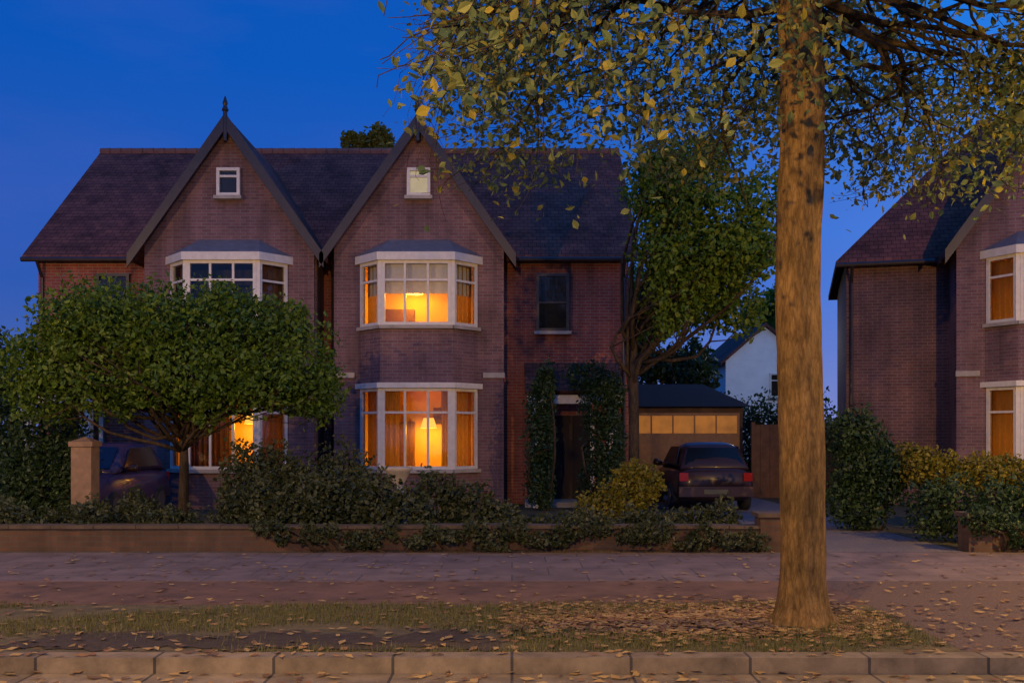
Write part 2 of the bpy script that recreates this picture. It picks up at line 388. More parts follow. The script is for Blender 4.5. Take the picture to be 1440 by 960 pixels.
# ------------------------------------------------------------------ a pair of houses
FY, SET, DEP = 23.1, 1.2, 8.6
EAVE, APEX, RIDGE = 6.15, 8.95, 9.7
HW, FW, PR = 1.38, .82, .62
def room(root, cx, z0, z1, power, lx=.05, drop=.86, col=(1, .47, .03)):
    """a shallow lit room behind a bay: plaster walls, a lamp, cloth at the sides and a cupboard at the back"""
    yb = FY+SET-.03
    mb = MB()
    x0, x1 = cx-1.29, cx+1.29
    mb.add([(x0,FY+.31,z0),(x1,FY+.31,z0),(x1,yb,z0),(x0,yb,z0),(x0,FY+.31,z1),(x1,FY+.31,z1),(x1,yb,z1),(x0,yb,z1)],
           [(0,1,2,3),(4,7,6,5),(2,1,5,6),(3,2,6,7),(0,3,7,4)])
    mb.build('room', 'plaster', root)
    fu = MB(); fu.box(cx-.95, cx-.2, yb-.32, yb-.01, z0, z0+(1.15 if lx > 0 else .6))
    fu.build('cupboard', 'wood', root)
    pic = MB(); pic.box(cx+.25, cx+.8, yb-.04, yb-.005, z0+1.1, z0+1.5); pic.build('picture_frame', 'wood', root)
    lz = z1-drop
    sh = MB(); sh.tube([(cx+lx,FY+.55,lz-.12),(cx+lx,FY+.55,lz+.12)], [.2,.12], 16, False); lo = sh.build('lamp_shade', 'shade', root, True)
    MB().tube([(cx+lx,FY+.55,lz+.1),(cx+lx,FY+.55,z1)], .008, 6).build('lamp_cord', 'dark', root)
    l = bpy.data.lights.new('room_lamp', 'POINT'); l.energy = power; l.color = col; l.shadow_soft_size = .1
    o = bpy.data.objects.new('room_lamp', l); C.objects.link(o); o.parent = root; o.location = (cx+lx, FY+.5, lz-.16)
def bay(root, cx, up, low):
    y0 = FY
    poly = [(cx-HW, y0), (cx-FW, y0-PR), (cx+FW, y0-PR), (cx+HW, y0)]
    fix(MB().vprism(poly, 0, .82).build('bay_plinth', 'brick', root))
    fix(MB().vprism(poly, 2.862, 4.07).build('bay_spandrel', 'brick', root))
    big = [(cx-HW-.1, y0-.002), (cx-FW-.06, y0-PR-.1), (cx+FW+.06, y0-PR-.1), (cx+HW+.1, y0-.002)]
    for z0, z1 in ((2.74, 2.86), (5.62, 5.8)):
        fix(MB().vprism(big, z0, z1).build('bay_cornice', 'white', root))
    t = MB(); b_ = [(x, y, 5.803) for x, y in big]; a = [(cx-.7, y0-.002, 6.2), (cx+.7, y0-.002, 6.2)]
    t.add(b_+a, [(0,1,4),(1,2,5,4),(2,3,5),(3,0,4,5),(3,2,1,0)])
    fix(t.build('bay_roof', 'lead', root))
    side = math.hypot(HW-FW, PR)
    angL = math.atan2(-PR, HW-FW); angR = math.atan2(PR, HW-FW)
    for z0, z1, spec in ((.9, 2.74, low), (4.16, 5.62, up)):
        window(root, cx-FW+.04, cx+FW-.04, z0, z1, 3, y0-PR)
        window(root, .04, side-.04, z0, z1, 1, 0, angL, origin=(cx-HW, y0))
        window(root, .04, side-.04, z0, z1, 1, 0, angR, origin=(cx+FW, y0-PR))
        for px, py in poly: MB().box(px-.05, px+.05, py+.003, py+.1, z0-.078, z1).build('bay_post', 'white', root)
        inn = [(cx-HW+.17, y0+.2), (cx-FW+.08, y0-PR+.2), (cx+FW-.08, y0-PR+.2), (cx+HW-.17, y0+.2)]
        spec = spec or {}
        if spec.get('lamp'): room(root, cx, z0-.06, z1+.02, spec['lamp'], spec.get('lx', .05), spec.get('drop', .86))
        else:
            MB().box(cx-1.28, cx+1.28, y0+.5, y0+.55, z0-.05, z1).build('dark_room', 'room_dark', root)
        cm = spec.get('cloth', 'curtain')
        if spec.get('sides', True):
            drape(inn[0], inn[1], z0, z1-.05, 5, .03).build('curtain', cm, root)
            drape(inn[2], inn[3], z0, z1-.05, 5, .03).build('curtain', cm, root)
        for x0, x1 in spec.get('drawn', []):
            drape((cx+x0, y0-PR+.26), (cx+x1, y0-PR+.26), z0, z1-.05, max(2, int((x1-x0)*9)), .035).build('curtain', cm, root)
        if spec.get('blind'):
            zz = z1-(z1-z0)*spec['blind']
            for i in range(3):
                p, r_ = inn[i], inn[i+1]; e = .03
                q = MB().add([(p[0], p[1]-e, zz), (r_[0], r_[1]-e, zz), (r_[0], r_[1]-e, z1), (p[0], p[1]-e, z1)], [(0,1,2,3)])
                q.build('blind', 'blind', root)

def porch(root, x0, x1, posts):
    """lean-to porch on a side wing: roof, posts, front door"""
    y0 = FY+SET; ya = y0-1.25
    r = MB(); r.slab([(x0,ya-.1,2.62),(x1,ya-.1,2.62),(x1,y0,3.35),(x0,y0,3.35)], -.09)
    fix(r.build('porch_roof', 'tile_light', root))
    MB().box(x0+.05, x1-.05, ya-.06, ya+.06, 2.4, 2.6).build('porch_beam', 'white', root)
    for x in posts: MB().box(x-.12, x+.12, ya-.11, ya+.11, 0, 2.398).build('porch_post', 'white', root)
    xm = (x0+x1)/2
    d = MB().box(xm-.45, xm+.45, y0-.06, y0-.003, .12, 2.15).build('door', 'door', root)
    for k in (-1, 1):
        for za, zb in ((.3, 1.0), (1.15, 1.95)):
            MB().box(xm+k*.21-.15, xm+k*.21+.15, y0-.075, y0-.061, za, zb).build('door_panel', 'door', d)
    MB().tube([(xm+.37,y0-.06,1.1),(xm+.37,y0-.13,1.1)], .03, 10).build('handle', 'metal', d)
    MB().box(xm-.55, xm-.455, y0-.09, y0-.003, .12, 2.25).build('door_frame', 'white', root)
    MB().box(xm+.455, xm+.55, y0-.09, y0-.003, .12, 2.25).build('door_frame', 'white', root)
    MB().box(x0, x1, ya, y0-.003, 0, .12).build('porch_step', 'stone', root)

def house_pair(place, rz, label, bays, attic, porches, hx=7.2, DEP=8.6, hip=0, wingwin=True, wing='redbrick'):
    root = thing('brick_house', label, 'house', (0, 0, 0))
    c = -4.36; gx = (c-2.2, c+2.2); ghw = 1.97
    y0 = FY+SET; y1 = y0+DEP; ym = (y0+y1)/2
    pitch = (APEX-EAVE)/ghw
    w = MB(); w.box(c-hx, c+hx, y0, y1, 0, EAVE)
    fix(w.build('wall', wing, root))
    for s in ((-1, 1) if not hip else (1,)):
        x = c+s*hx; x2 = x-s*.25; z = EAVE+.002
        w = MB(); w.add([(x,y0,z),(x,y1,z),(x,ym,RIDGE-.12),(x2,y0,z),(x2,y1,z),(x2,ym,RIDGE-.12)], [(0,1,2),(3,5,4),(0,2,5,3),(1,4,5,2),(0,3,4,1)])
        fix(w.build('end_gable', wing, root))
    for g in gx:
        w = MB()
        # the gable front, welded round the openings of the bay
        xs = [g-ghw, g-1.3, g+1.3, g+ghw]; zs = [0, .8, 2.86, 4.06, 5.64, EAVE]
        yy = (FY, FY+.3); idx = {}
        def vid(i, j, k):
            if (i,j,k) not in idx: idx[(i,j,k)] = len(w.v); w.v.append((xs[i], yy[k], zs[j]))
            return idx[(i,j,k)]
        solid = {(i,j) for i in range(3) for j in range(5)}-{(1,1),(1,3)}
        for (i,j) in solid:
            w.f.append((vid(i,j,0),vid(i+1,j,0),vid(i+1,j+1,0),vid(i,j+1,0)))
            w.f.append((vid(i,j,1),vid(i,j+1,1),vid(i+1,j+1,1),vid(i+1,j,1)))
        for (i,j) in ((1,1),(1,3)):
            w.f += [(vid(i,j,0),vid(i,j,1),vid(i+1,j,1),vid(i+1,j,0)), (vid(i,j+1,0),vid(i+1,j+1,0),vid(i+1,j+1,1),vid(i,j+1,1)),
                    (vid(i,j,0),vid(i,j+1,0),vid(i,j+1,1),vid(i,j,1)), (vid(i+1,j,0),vid(i+1,j,1),vid(i+1,j+1,1),vid(i+1,j+1,0))]
        k0 = len(w.v); w.v += [(g, FY, APEX-.12), (g, FY+.3, APEX-.12)]
        w.f += [(vid(0,5,0),vid(1,5,0),vid(2,5,0),vid(3,5,0),k0), (vid(0,5,1),k0+1,vid(3,5,1),vid(2,5,1),vid(1,5,1))]
        w.build('gable_wall', 'brick', root)
        for s in (-1, 1):
            MB().box(min(g+s*ghw, g+s*(ghw-.3)), max(g+s*ghw, g+s*(ghw-.3)), FY+.301, y0-.002, 0, EAVE).build('return_wall', 'brick', root)
        # brick string course
        MB().box(g-ghw-.02, g-HW-.11, FY-.05, FY-.002, 3.0, 3.12).build('string_course', 'stone', root)
        MB().box(g+HW+.11, g+ghw+.02, FY-.05, FY-.002, 3.0, 3.12).build('string_course', 'stone', root)
    r = MB(); ov = .3; k = (RIDGE-EAVE)/(DEP/2); L, Rr = c-hx-.25, c+hx+.25
    za, zb = EAVE-ov*k+.1, RIDGE+.1; prof = [(y0-ov, za), (ym, zb), (y1+ov, za), (y1+ov, za-.14), (ym, zb-.14), (y0-ov, za-.14)]
    n_ = len(prof); r.add([(L+(hip if abs(y-ym) < .01 else 0),y,z) for y,z in prof]+[(Rr,y,z) for y,z in prof],
        [(0,1,2),(3,4,5),(0,2,3,5)]*bool(hip)+[(0,1,4,5),(1,2,3,4)]*(not hip)+[(n_,n_+5,n_+4,n_+1),(n_+1,n_+4,n_+3,n_+2)]+[(i,n_+i,n_+(i+1)%n_,(i+1)%n_) for i in range(n_)])
    rf = fix(r.build('roof', 'tile', root))
    rt = MB()
    nn = 48; pts = []; rad = []
    for i in range(nn):
        xa = L+hip+(Rr-L-hip)*i/nn; xb = L+hip+(Rr-L-hip)*(i+1)/nn
        pts += [(xa+.001,ym,zb), (xb-.02,ym,zb), (xb-.012,ym,zb)]; rad += [.1,.11,.085]
    rt.tube(pts, rad, 8); rt.build('ridge_tiles', 'terracotta', rf)
    for a_, b_ in ((L, gx[0]-ghw-.35), (gx[1]+ghw+.35, Rr)):
        MB().tube([(a_,y0-ov-.05,za-.1),(b_,y0-ov-.05,za-.1)], .06, 10).build('gutter_pipe', 'dark', rf)
    for x in (c-hx+.12, c, c+hx-.12):
        yy0 = y0-.06
        MB().tube([(x,y0-ov-.05,za-.12),(x,yy0,za-.5),(x,yy0,.05)], .04, 8).build('downpipe', 'dark', root)
    for g in gx:
        gr = MB(); yb = y0+(APEX-EAVE)/k+.1; o = .28; yf = FY-.3
        ex, ez = ghw+o, EAVE-o*pitch+.05; at = APEX+.05; d = .13
        vs = [(g-ex,yf,ez),(g,yf,at),(g+ex,yf,ez),(g-ex,yf,ez-d),(g,yf,at-d),(g+ex,yf,ez-d),
              (g-ex,y0+.1,ez),(g,yb,at),(g+ex,y0+.1,ez),(g-ex,y0+.1,ez-d),(g,yb,at-d),(g+ex,y0+.1,ez-d)]
        gr.add(vs, [(0,1,7,6),(1,2,8,7),(3,9,10,4),(4,10,11,5),(0,3,4,1),(1,4,5,2),(6,7,10,9),(7,8,11,10),(0,6,9,3),(2,5,11,8)])
        gf = fix(gr.build('gable_roof', 'tile', root))
        for s in (-1, 1):
            bb = MB(); bb.add([(g+s*ex,yf-.05,ez-.3),(g+s*ex,yf-.05,ez+.02),(g+s*.001,yf-.05,at+.04),(g+s*.001,yf-.05,at-.33),
                               (g+s*ex,yf-.004,ez-.3),(g+s*ex,yf-.004,ez+.02),(g+s*.001,yf-.004,at+.04),(g+s*.001,yf-.004,at-.33)],
                              [(0,1,2,3),(7,6,5,4),(0,4,5,1),(1,5,6,2),(2,6,7,3),(3,7,4,0)])
            fix(bb.build('bargeboard', 'dark', gf))
        fi = MB(); fi.tube([(g,yf-.03,at-.6),(g,yf-.03,at+.06),(g,yf-.03,at+.1),(g,yf-.03,at+.2),(g,yf-.03,at+.26),(g,yf-.03,at+.42)], [.05,.05,.08,.04,.06,.012], 10)
        fi.build('finial', 'dark', gf)
    for g, (up, low), at_ in zip(gx, bays, attic):
        bay(root, g, up, low)
        window(root, g-.27, g+.27, 7.2, 7.85, 1, FY-.1)
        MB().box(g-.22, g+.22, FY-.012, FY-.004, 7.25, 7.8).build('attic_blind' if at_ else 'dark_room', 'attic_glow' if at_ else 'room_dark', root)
    # small dark sash windows in the side wings
    for x in ((c-hx+1.45, c+hx-2.25) if wingwin else ()):
        window(root, x, x+.8, 4.2, 5.6, 1, y0-.1, frame='dark', top=.5)
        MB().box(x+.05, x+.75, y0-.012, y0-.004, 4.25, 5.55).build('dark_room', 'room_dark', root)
    for x0, x1, posts in porches: porch(root, x0, x1, posts)
    base = Vector((c-hx, y0, 0))
    for ch in root.children: ch.location = Vector(ch.location)-base
    root.location = place; root.rotation_euler.z = rz
    return root
house_pair((-11.56, FY+SET, 0), 0, 'whole pair of brick houses with twin gables behind the round garden tree', [
    (dict(cloth='drape'), dict(lamp=50, lx=.4, drop=.7, cloth='drape', drawn=[(-.75, .1)])),
    (dict(lamp=66, lx=-.15, drop=.5, blind=.5, cloth='curtain'), dict(lamp=55, lx=.18, drop=.8, cloth='curtain', drawn=[(-.78, -.4), (.55, .78)]))], (0, 1),
    [(-11.45, -9.55, (-11.2, -9.86)), (.3, 2.6, (.6, 2.3))])
house_pair((PX(1190, FY+SET), FY+SET, 0), R(-16), 'brick house cut off by the right picture edge behind the gold shrub', [
    (dict(lamp=34, cloth='curtain'), dict(lamp=40, cloth='curtain', drawn=[(-.78, -.5)])), (None, None)], (0, 0), [], 6.48, 5.6, 3.6, False, 'purplebrick')

# ------------------------------------------------------------------ house far behind, garage
t = thing('pale_house', 'small distant pale rendered house beyond the garage, left of the trunk', 'house', (10.35, 41, 0))
MB().box(-1.55, 1.7, 0, 7, 0, 4.75).build('wall', 'render', t)
MB().prism([(-1.55, 4.752), (1.7, 4.752), (.075, 6.1)], 0, .25).build('front_gable', 'render', t)
pr = MB(); pr.add([(-1.8,-.2,4.65),(.075,-.2,6.27),(1.95,-.2,4.65),(-1.8,7.2,4.65),(.075,7.2,6.27),(1.95,7.2,4.65),(-1.8,-.2,4.51),(.075,-.2,6.13),(1.95,-.2,4.51),(-1.8,7.2,4.51),(.075,7.2,6.13),(1.95,7.2,4.51)],
    [(0,1,4,3),(1,2,5,4),(6,9,10,7),(7,10,11,8),(0,6,7,1),(1,7,8,2),(3,4,10,9),(4,5,11,10),(0,3,9,6),(2,8,11,5)])
fix(pr.build('roof', 'tile', t))
window(t, .25, 1.2, 3.2, 4.2, 2, -.05)
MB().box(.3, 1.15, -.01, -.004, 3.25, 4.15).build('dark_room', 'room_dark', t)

t = thing('garage', 'single garage with lit panes in its door behind the dark car', 'garage', (4.75, 27.4, 0))
MB().box(-1.6, 1.6, 0, 5.4, 0, 2.5).build('wall', 'wallbrick', t)
gr = MB(); gr.add([(-1.8,-.3,2.45),(1.8,-.3,2.45),(1.0,2.6,3.2),(-1.0,2.6,3.2),(-1.8,5.6,2.45),(1.8,5.6,2.45)], [(0,1,2,3),(3,2,5,4),(0,3,4),(1,5,2),(0,4,5,1)])
fix(gr.build('roof', 'felt', t))
d = MB().box(-1.56, 1.5, -.06, -.003, 0, 2.28).build('garage_door', 'wood', t)
for i in range(5):
    x = -1.5+i*.594
    MB().box(x, x+.55, -.075, -.061, 1.72, 2.2).build('lit_pane', 'garage_glow', d)
for i in range(3): MB().box(-1.5, 1.44, -.075, -.061, .12+i*.52, .58+i*.52).build('door_panel', 'wood', d)

t = thing('fence', 'dark brown board fence between garage and right house', 'fence', (7.6, 26.6, 0))
fb = MB()
for i in range(18):
    fb.box(-1.1+i*.13, -.975+i*.13, -.01-.012*(i%2), .02-.012*(i%2), 0, 1.95)
fb.box(-1.1, 1.24, .0, .05, 1.4, 1.5); fb.build('boards', 'fence_wood', t)
for x in (-1.16, 1.3): MB().box(x-.05, x+.05, -.05, .05, 0, 2.02).build('post', 'fence_wood', t)

# ------------------------------------------------------------------ parked car, seen from behind
def loft(secs):
    mb = MB(); n_ = len(secs[0])
    for s_ in secs: mb.v += s_
    k = len(secs)
    for i in range(k-1):
        for j in range(n_):
            mb.f.append((i*n_+j, i*n_+(j+1)%n_, (i+1)*n_+(j+1)%n_, (i+1)*n_+j))
    mb.f.append(tuple(range(n_-1, -1, -1))); mb.f.append(tuple((k-1)*n_+j for j in range(n_)))
    return mb
def ring(y, hw, zb, zt, tw):
    p = []
    for i in range(20):
        a_ = 2*math.pi*i/20; cx_, sz_ = math.cos(a_), math.sin(a_)
        e = .45; x = math.copysign(abs(cx_)**e, cx_); z = math.copysign(abs(sz_)**e, sz_)
        f_ = (z+1)/2; p.append((x*(hw*(1-f_)+tw*f_), y, zb+(zt-zb)*f_))
    return p
def parked_car(label, loc, paint, rz=0):
    t = thing('parked_car', label, 'car', loc, rz, 'cars parked on the drives')
    bd = loft([ring(0,.78,.32,.86,.76), ring(.08,.85,.24,.95,.8), ring(.9,.88,.2,.98,.84), ring(3.0,.88,.2,.96,.82), ring(3.8,.84,.24,.78,.74), ring(4.0,.74,.32,.66,.66)])
    fix(bd.build('body', paint, t, True))
    cb = loft([ring(.12,.76,.9,1.0,.74), ring(.42,.78,.9,1.46,.58), ring(.9,.78,.9,1.52,.6), ring(2.0,.78,.9,1.5,.6), ring(2.9,.76,.9,1.0,.7)])
    fix(cb.build('cabin', paint, t, True))
    q = MB().slab([(-.66,.13,1.0),(.66,.13,1.0),(.53,.37,1.4),(-.53,.37,1.4)], .03); q.build('rear_window', 'carglass', t)
    MB().box(-.8, .8, -.05, .1, .34, .56).build('bumper', 'bumper', t)
    for s_ in (-1, 1):
        MB().box(min(s_*.6,s_*.79), max(s_*.6,s_*.79), -.03, .1, .68, .86).build('tail_light', 'taillight', t)
        for y in (.75, 3.2):
            wl = MB().tube([(s_*.68,y,.3),(s_*.72,y,.3),(s_*.87,y,.3),(s_*.89,y,.3)], [.26,.3,.3,.27], 24).build('wheel', 'tyre', t, True)
            MB().tube([(s_*.86,y,.3),(s_*.9,y,.3)], .19, 16).build('rim', 'metal', wl)
    MB().slab([(-.62,2.88,1.03),(-.5,2.15,1.44),(.5,2.15,1.44),(.62,2.88,1.03)], .03).build('windscreen', 'carglass', t)
    for s_ in (-1, 1):
        MB().slab([(s_*.765,.6,1.02),(s_*.765,2.5,1.02),(s_*.66,1.95,1.41),(s_*.66,.75,1.43)], .015*s_).build('side_window', 'carglass', t)
        MB().tube([(s_*.58,3.85,.62),(s_*.58,3.97,.6)], [.13,.12], 14).build('headlight', 'lamp_glass', t, True)
        MB().tube([(s_*.8,2.45,1.0),(s_*.98,2.4,1.03)], [.05,.09], 10).build('mirror', 'car', t, True)
    MB().box(-.45, .45, 3.9, 4.015, .4, .52).build('grille', 'tyre', t)
    MB().box(-.8, .8, 3.86, 4.03, .26, .38).build('front_bumper', 'bumper', t)
    MB().box(-.26, .26, -.07, -.052, .4, .5).build('number_plate', 'plate', t)
parked_car('dark reddish hatchback parked on the drive in front of the garage', (4.42, 21.6, 0), 'car')
parked_car('dark blue hatchback facing the street under the round garden tree', (PX(188, 22.3), 22.3, 0), 'car_blue', R(180))

# ------------------------------------------------------------------ garden walls
def garden_wall(x0, x1, label):
    t = thing('garden_wall', label, 'wall', ((x0+x1)/2, 14.4, 0)); h = (x1-x0)/2
    MB().box(-h, h, 0, .23, 0, .33).build('brickwork', 'wallbrick', t)
    n_ = int((x1-x0)/.6)
    cp = MB()
    r_ = random.Random(int(x0*10))
    for i in range(n_):
        a_ = -h+2*h*i/n_; b_ = -h+2*h*(i+1)/n_; j = r_.uniform(-.008, .008)
        cp.box(a_+.004, b_-.004, -.04+j, .27+j, .332, .38+r_.uniform(-.006, .008))
    cp.build('coping', 'moss', t)
    for s_ in (-1, 1):
        if abs(x0+h+s_*h) < 8:
            p = MB().box(s_*h-.17, s_*h+.17, -.06, .29, 0, .5).build('pier', 'wallbrick', t)
            MB().box(s_*h-.21, s_*h+.21, -.1, .33, .502, .56).build('pier_cap', 'moss', p)
garden_wall(-14, 3.75, 'low brick garden wall below the hedge, left of the driveway')
garden_wall(6.75, 18, 'low brick garden wall below the dark hedge, right of the driveway')

# ------------------------------------------------------------------ trees and shrubs
def blob_leaves(mb, lobes, n, size, rng, shell=.5, up=.3):
    tot = sum(r[3]*r[4] for r in lobes)
    for (x, y, z, a, b) in lobes:
        for _ in range(int(n*a*b/tot)):
            d = Vector((rng.gauss(0,1), rng.gauss(0,1), rng.gauss(0,1))).normalized()
            k = 1+.16*math.sin(d.x*5+x*3)+.13*math.sin(d.y*6+d.z*7+z*5)
            rr = rng.uniform(shell, 1.0)*k*(1.12 if rng.random() < .06 else 1)
            p = (x+d.x*a*rr, y+d.y*a*rr, z+d.z*b*rr)
            if p[2] > .03: mb.leaf(p, size, rng, up)
def limb(mb, a, b, r0, r1, rng, wob=.12, n_=7, sides=7):
    a = Vector(a); b = Vector(b); L = (b-a).length; pts = []
    o1 = Vector((rng.gauss(0,1), rng.gauss(0,1), rng.gauss(0,1)))*wob*L; o2 = Vector((rng.gauss(0,1), rng.gauss(0,1), rng.gauss(0,1)))*wob*.5*L
    for i in range(n_):
        s_ = i/(n_-1); pts.append(a.lerp(b, s_)+o1*math.sin(s_*math.pi)+o2*math.sin(s_*2*math.pi))
    mb.tube(pts, [r0+(r1-r0)*i/(n_-1) for i in range(n_)], sides); return pts
def shrub(name, label, cat, loc, lobes, nleaf, size, leafm, seed, group=None):
    rng = random.Random(seed); t = thing(name, label, cat, loc, 0, group)
    st = MB()
    for lb in lobes[:12]:
        limb(st, (lb[0]*.8, 0, 0), (lb[0], lb[1], max(.15, lb[2])), .03, .012, rng)
    xs_ = [lb[0]*.8 for lb in lobes]; st.tube([(min(xs_)-.05,0,.01),(max(xs_)+.05,0,.01)], .03, 6)
    st.build('stems', 'bark_dark', t, True)
    cr = MB(); blob_leaves(cr, lobes, nleaf, size, rng); cr.build('foliage', leafm, t); return t
def tree(name, label, cat, base, top, r, lobes, nleaf, size, leafm, seed, barkm='bark_dark'):
    rng = random.Random(seed); t = thing(name, label, cat, base); tk = MB()
    tk.tube([(0,0,0),(0,0,.08),(.02,0,.3),(.03,.02,top*.5),(0,.03,top)], [r*1.5,r*1.2,r,r*.85,r*.6], 12)
    for lb in lobes:
        pts = limb(tk, (0,.02,top*rng.uniform(.6,.97)), (lb[0], lb[1], lb[2]+lb[4]*.4), r*.4, r*.08, rng)
        for _ in range(4):
            p = pts[rng.randint(2,5)]
            limb(tk, p, (lb[0]+rng.uniform(-1,1)*lb[3], lb[1]+rng.uniform(-1,1)*lb[3], lb[2]+rng.uniform(-.7,.9)*lb[4]), r*.14, r*.03, rng, .1, 5, 5)
    tk.build('trunk', barkm, t, True)
    cr = MB(); blob_leaves(cr, lobes, nleaf, size, rng); cr.build('crown', leafm, t); return t

# street tree: a straight lit trunk that forks above the picture, thin spreading crown
rng = random.Random(31)
t = thing('street_tree', 'tall street tree with golden lit trunk on the grass verge', 'tree', (2.56, 8.9, 0))
tk = MB(); cr = MB(); bk = MB()
pts = []
NS, NR = 36, 90; base_i = len(tk.v)
from mathutils import noise as mnoise
for i in range(NR):
    z = 6.3*(i/(NR-1))**1.25; c0 = Vector((-.004*z+.03+.02*math.sin(z*1.7), .02*math.sin(z*2.3), z-.03)); pts.append(c0)
    for j in range(NS):
        a_ = 2*math.pi*j/NS
        r_ = .198-.002*z+.05*math.exp(-z*5)+.13*math.exp(-z*8)*(.5+.5*math.cos(5*a_+1))
        nv = mnoise.noise(Vector((math.cos(a_)*6, math.sin(a_)*6, z*1.1)))*.5+mnoise.noise(Vector((math.cos(a_)*14, math.sin(a_)*14, z*2.4+7)))*.5
        r_ *= 1+.12*nv+.03*mnoise.noise(Vector((math.cos(a_)*2, math.sin(a_)*2, z*.9+3)))
        tk.v.append((c0.x+r_*math.cos(a_), c0.y+r_*math.sin(a_), c0.z))
for i in range(NR-1):
    for j in range(NS):
        tk.f.append((base_i+i*NS+j, base_i+i*NS+(j+1)%NS, base_i+(i+1)*NS+(j+1)%NS, base_i+(i+1)*NS+j))
fork = Vector(pts[-1])
def keep(p):
    # crown envelope: lopped on the house side of the road, its underside rising towards the houses
    X, Y_, Z = p.x+2.56, p.y+8.9, p.z
    left = -.85-.06*(Y_-8.9)+.25*math.sin(Z*5)
    low = 1.72+.265*Y_+.3*math.sin(X*2.3+Y_)-(.25 if -.2 < X < 1.2 else 0)-(.15 if X > 3 else 0)
    if X < left: return False
    if X < 1.4 and rng.random() < .3: return False
    if Z < low: return rng.random() < .16*math.exp(-(low-Z)*1.6)
    return True
def grow(p, d, L, r, lev):
    q = p+d*L
    if lev and not (q.x+2.56 > -1.15 and q.z > 1.25+.265*(q.y+8.9)): return
    ps = limb(bk, p, q, r, r*.5, rng, .08, 6, 7 if lev < 2 else 5)
    if lev >= 3:
        for _ in range(31):
            b_ = ps[rng.randint(1,5)]+Vector((rng.gauss(0,.21), rng.gauss(0,.21), rng.gauss(-.12,.2)))
            if keep(b_): cr.leaf(b_, .078, rng, .25)
        return
    for k_ in range(3 if lev == 0 else rng.choice((3, 4, 4))):
        s_ = ps[rng.randint(2, 5)] if k_ else ps[-1]
        nd = (d+Vector((rng.gauss(0,.55), rng.gauss(0,.55), rng.gauss(-.12,.38)))).normalized()
        grow(s_, nd, L*rng.uniform(.55, .85), r*.42, lev+1)
for ang, el, L in [(30,2,2.4),(12,-10,2.3),(48,-4,2.5),(-5,-8,2.2),(95,-12,2.2),(75,-14,2.2),(125,-10,2.1),(45,-10,2.2),(88,10,2.3),(20,-4,2.3),(-25,14,2.0),(55,6,2.4),(135,8,2.2),(175,-14,2.2),(150,-8,2.1),(195,-16,2.0),(5,-14,2.0),(-15,-12,2.0),(30,-14,2.0),(60,-6,2.1),(10,-4,2.4),(110,-6,2.0),(165,-6,1.6),(0,-8,1.6),(180,8,2.0),(205,2,2.1),(160,16,2.2),(185,-10,1.9),(140,22,1.9),(225,-4,1.7),(100,24,1.9),(60,18,1.9),(20,8,2.0),(-10,2,2.0),(-40,6,1.8),(35,-6,1.8),(0,28,1.9),(250,8,1.6),(300,6,1.6),(170,35,2.0),(75,50,1.8),(200,26,2.2),(15,18,2.2),(170,0,2.3),(120,4,2.0),(80,2,2.2)]:
    d = Vector((math.cos(R(ang))*math.cos(R(el)), math.sin(R(ang))*math.cos(R(el)), math.sin(R(el))))
    grow(fork+Vector((0,0,rng.uniform(-.9,.3)))*.9, d, L, .043, 0)
tk.build('trunk', 'bark', t, True); bk.build('branches', 'bark_dark', t, True); cr.build('crown', 'leaf_street', t)
print('street leaves', len(cr.f)//2)

# dense round tree in the left garden
rng = random.Random(41)
extra = []
for _ in range(34):
    a_ = rng.uniform(0, 6.28); u_ = rng.uniform(-.9, .95); q_ = math.sqrt(1-u_*u_)
    extra.append((q_*math.cos(a_)*2.45, q_*math.sin(a_)*.9, 2.95+u_*1.05, rng.uniform(.18,.42), rng.uniform(.15,.34)))
tree('garden_tree', 'broad round green garden tree in front of the left bay', 'tree', (PX(256, 16.5), 16.5, 0), 2.3, .09,
     [(0,0,3.1,1.25,1.0),(-1.2,.1,3.1,1.05,1.0),(1.05,0,3.05,1.05,.95),(.45,.5,3.5,1.05,.75),(-.6,-.4,3.45,1.0,.8),(-2.1,.2,2.85,.75,.9),(1.95,0,2.75,.8,.85),(-1.55,-.3,3.6,.85,.6),(2.2,.2,2.4,.6,.55),(-2.3,0,2.35,.6,.55),(.2,-.5,2.6,.95,.6),(-.9,-.3,2.5,.95,.55),(1.3,-.4,2.5,.85,.55),(1.1,.2,3.55,.8,.6),(-2.6,.1,2.8,.5,.65)]+extra, 40000, .085, 'leaf_round', 8)
# tree between the houses
rng = random.Random(9)
lobes = [(rng.uniform(.45,2.6), rng.uniform(-.8,.8), rng.uniform(4.2,7.4), rng.uniform(.6,.95), rng.uniform(.5,.8)) for _ in range(26)]
tree('drive_tree', 'dense green tree between the houses, beside the drive', 'tree', (2.5, 20.6, 0), 4.3, .12, lobes, 26000, .11, 'leaf_tree', 4)
for px, Y, z, h_, s_, lab, lm_ in ((525, 36, 12.0, 1.5, 5, 'yellow tree top showing above the roof ridge between the gables', 'leaf_gold'),
                             (1085, 52, 8.5, 3.0, 6, 'far tree above the pale house roof, behind the street trunk', 'leaf_tree'),
                             (945, 36, 4.2, 2.0, 17, 'dark evergreen tree close behind the garage roof', 'leaf_dark'),
                             (915, 39, 7.5, 3, 7, 'tall tree far behind the garage roof', 'leaf_tree')):
    rng = random.Random(s_); k = h_/2.4
    lobes = [(rng.uniform(-1.2,1.2)*k, rng.uniform(-1,1), z+rng.uniform(-2.6,.2)*k, rng.uniform(.6,1.2)*k, rng.uniform(.6,1)*k) for _ in range(9)]
    tree('background_tree', lab, 'tree', (PX(px, Y), Y, 0), z-1.5, .2, lobes, 6000, .2, lm_, s_)

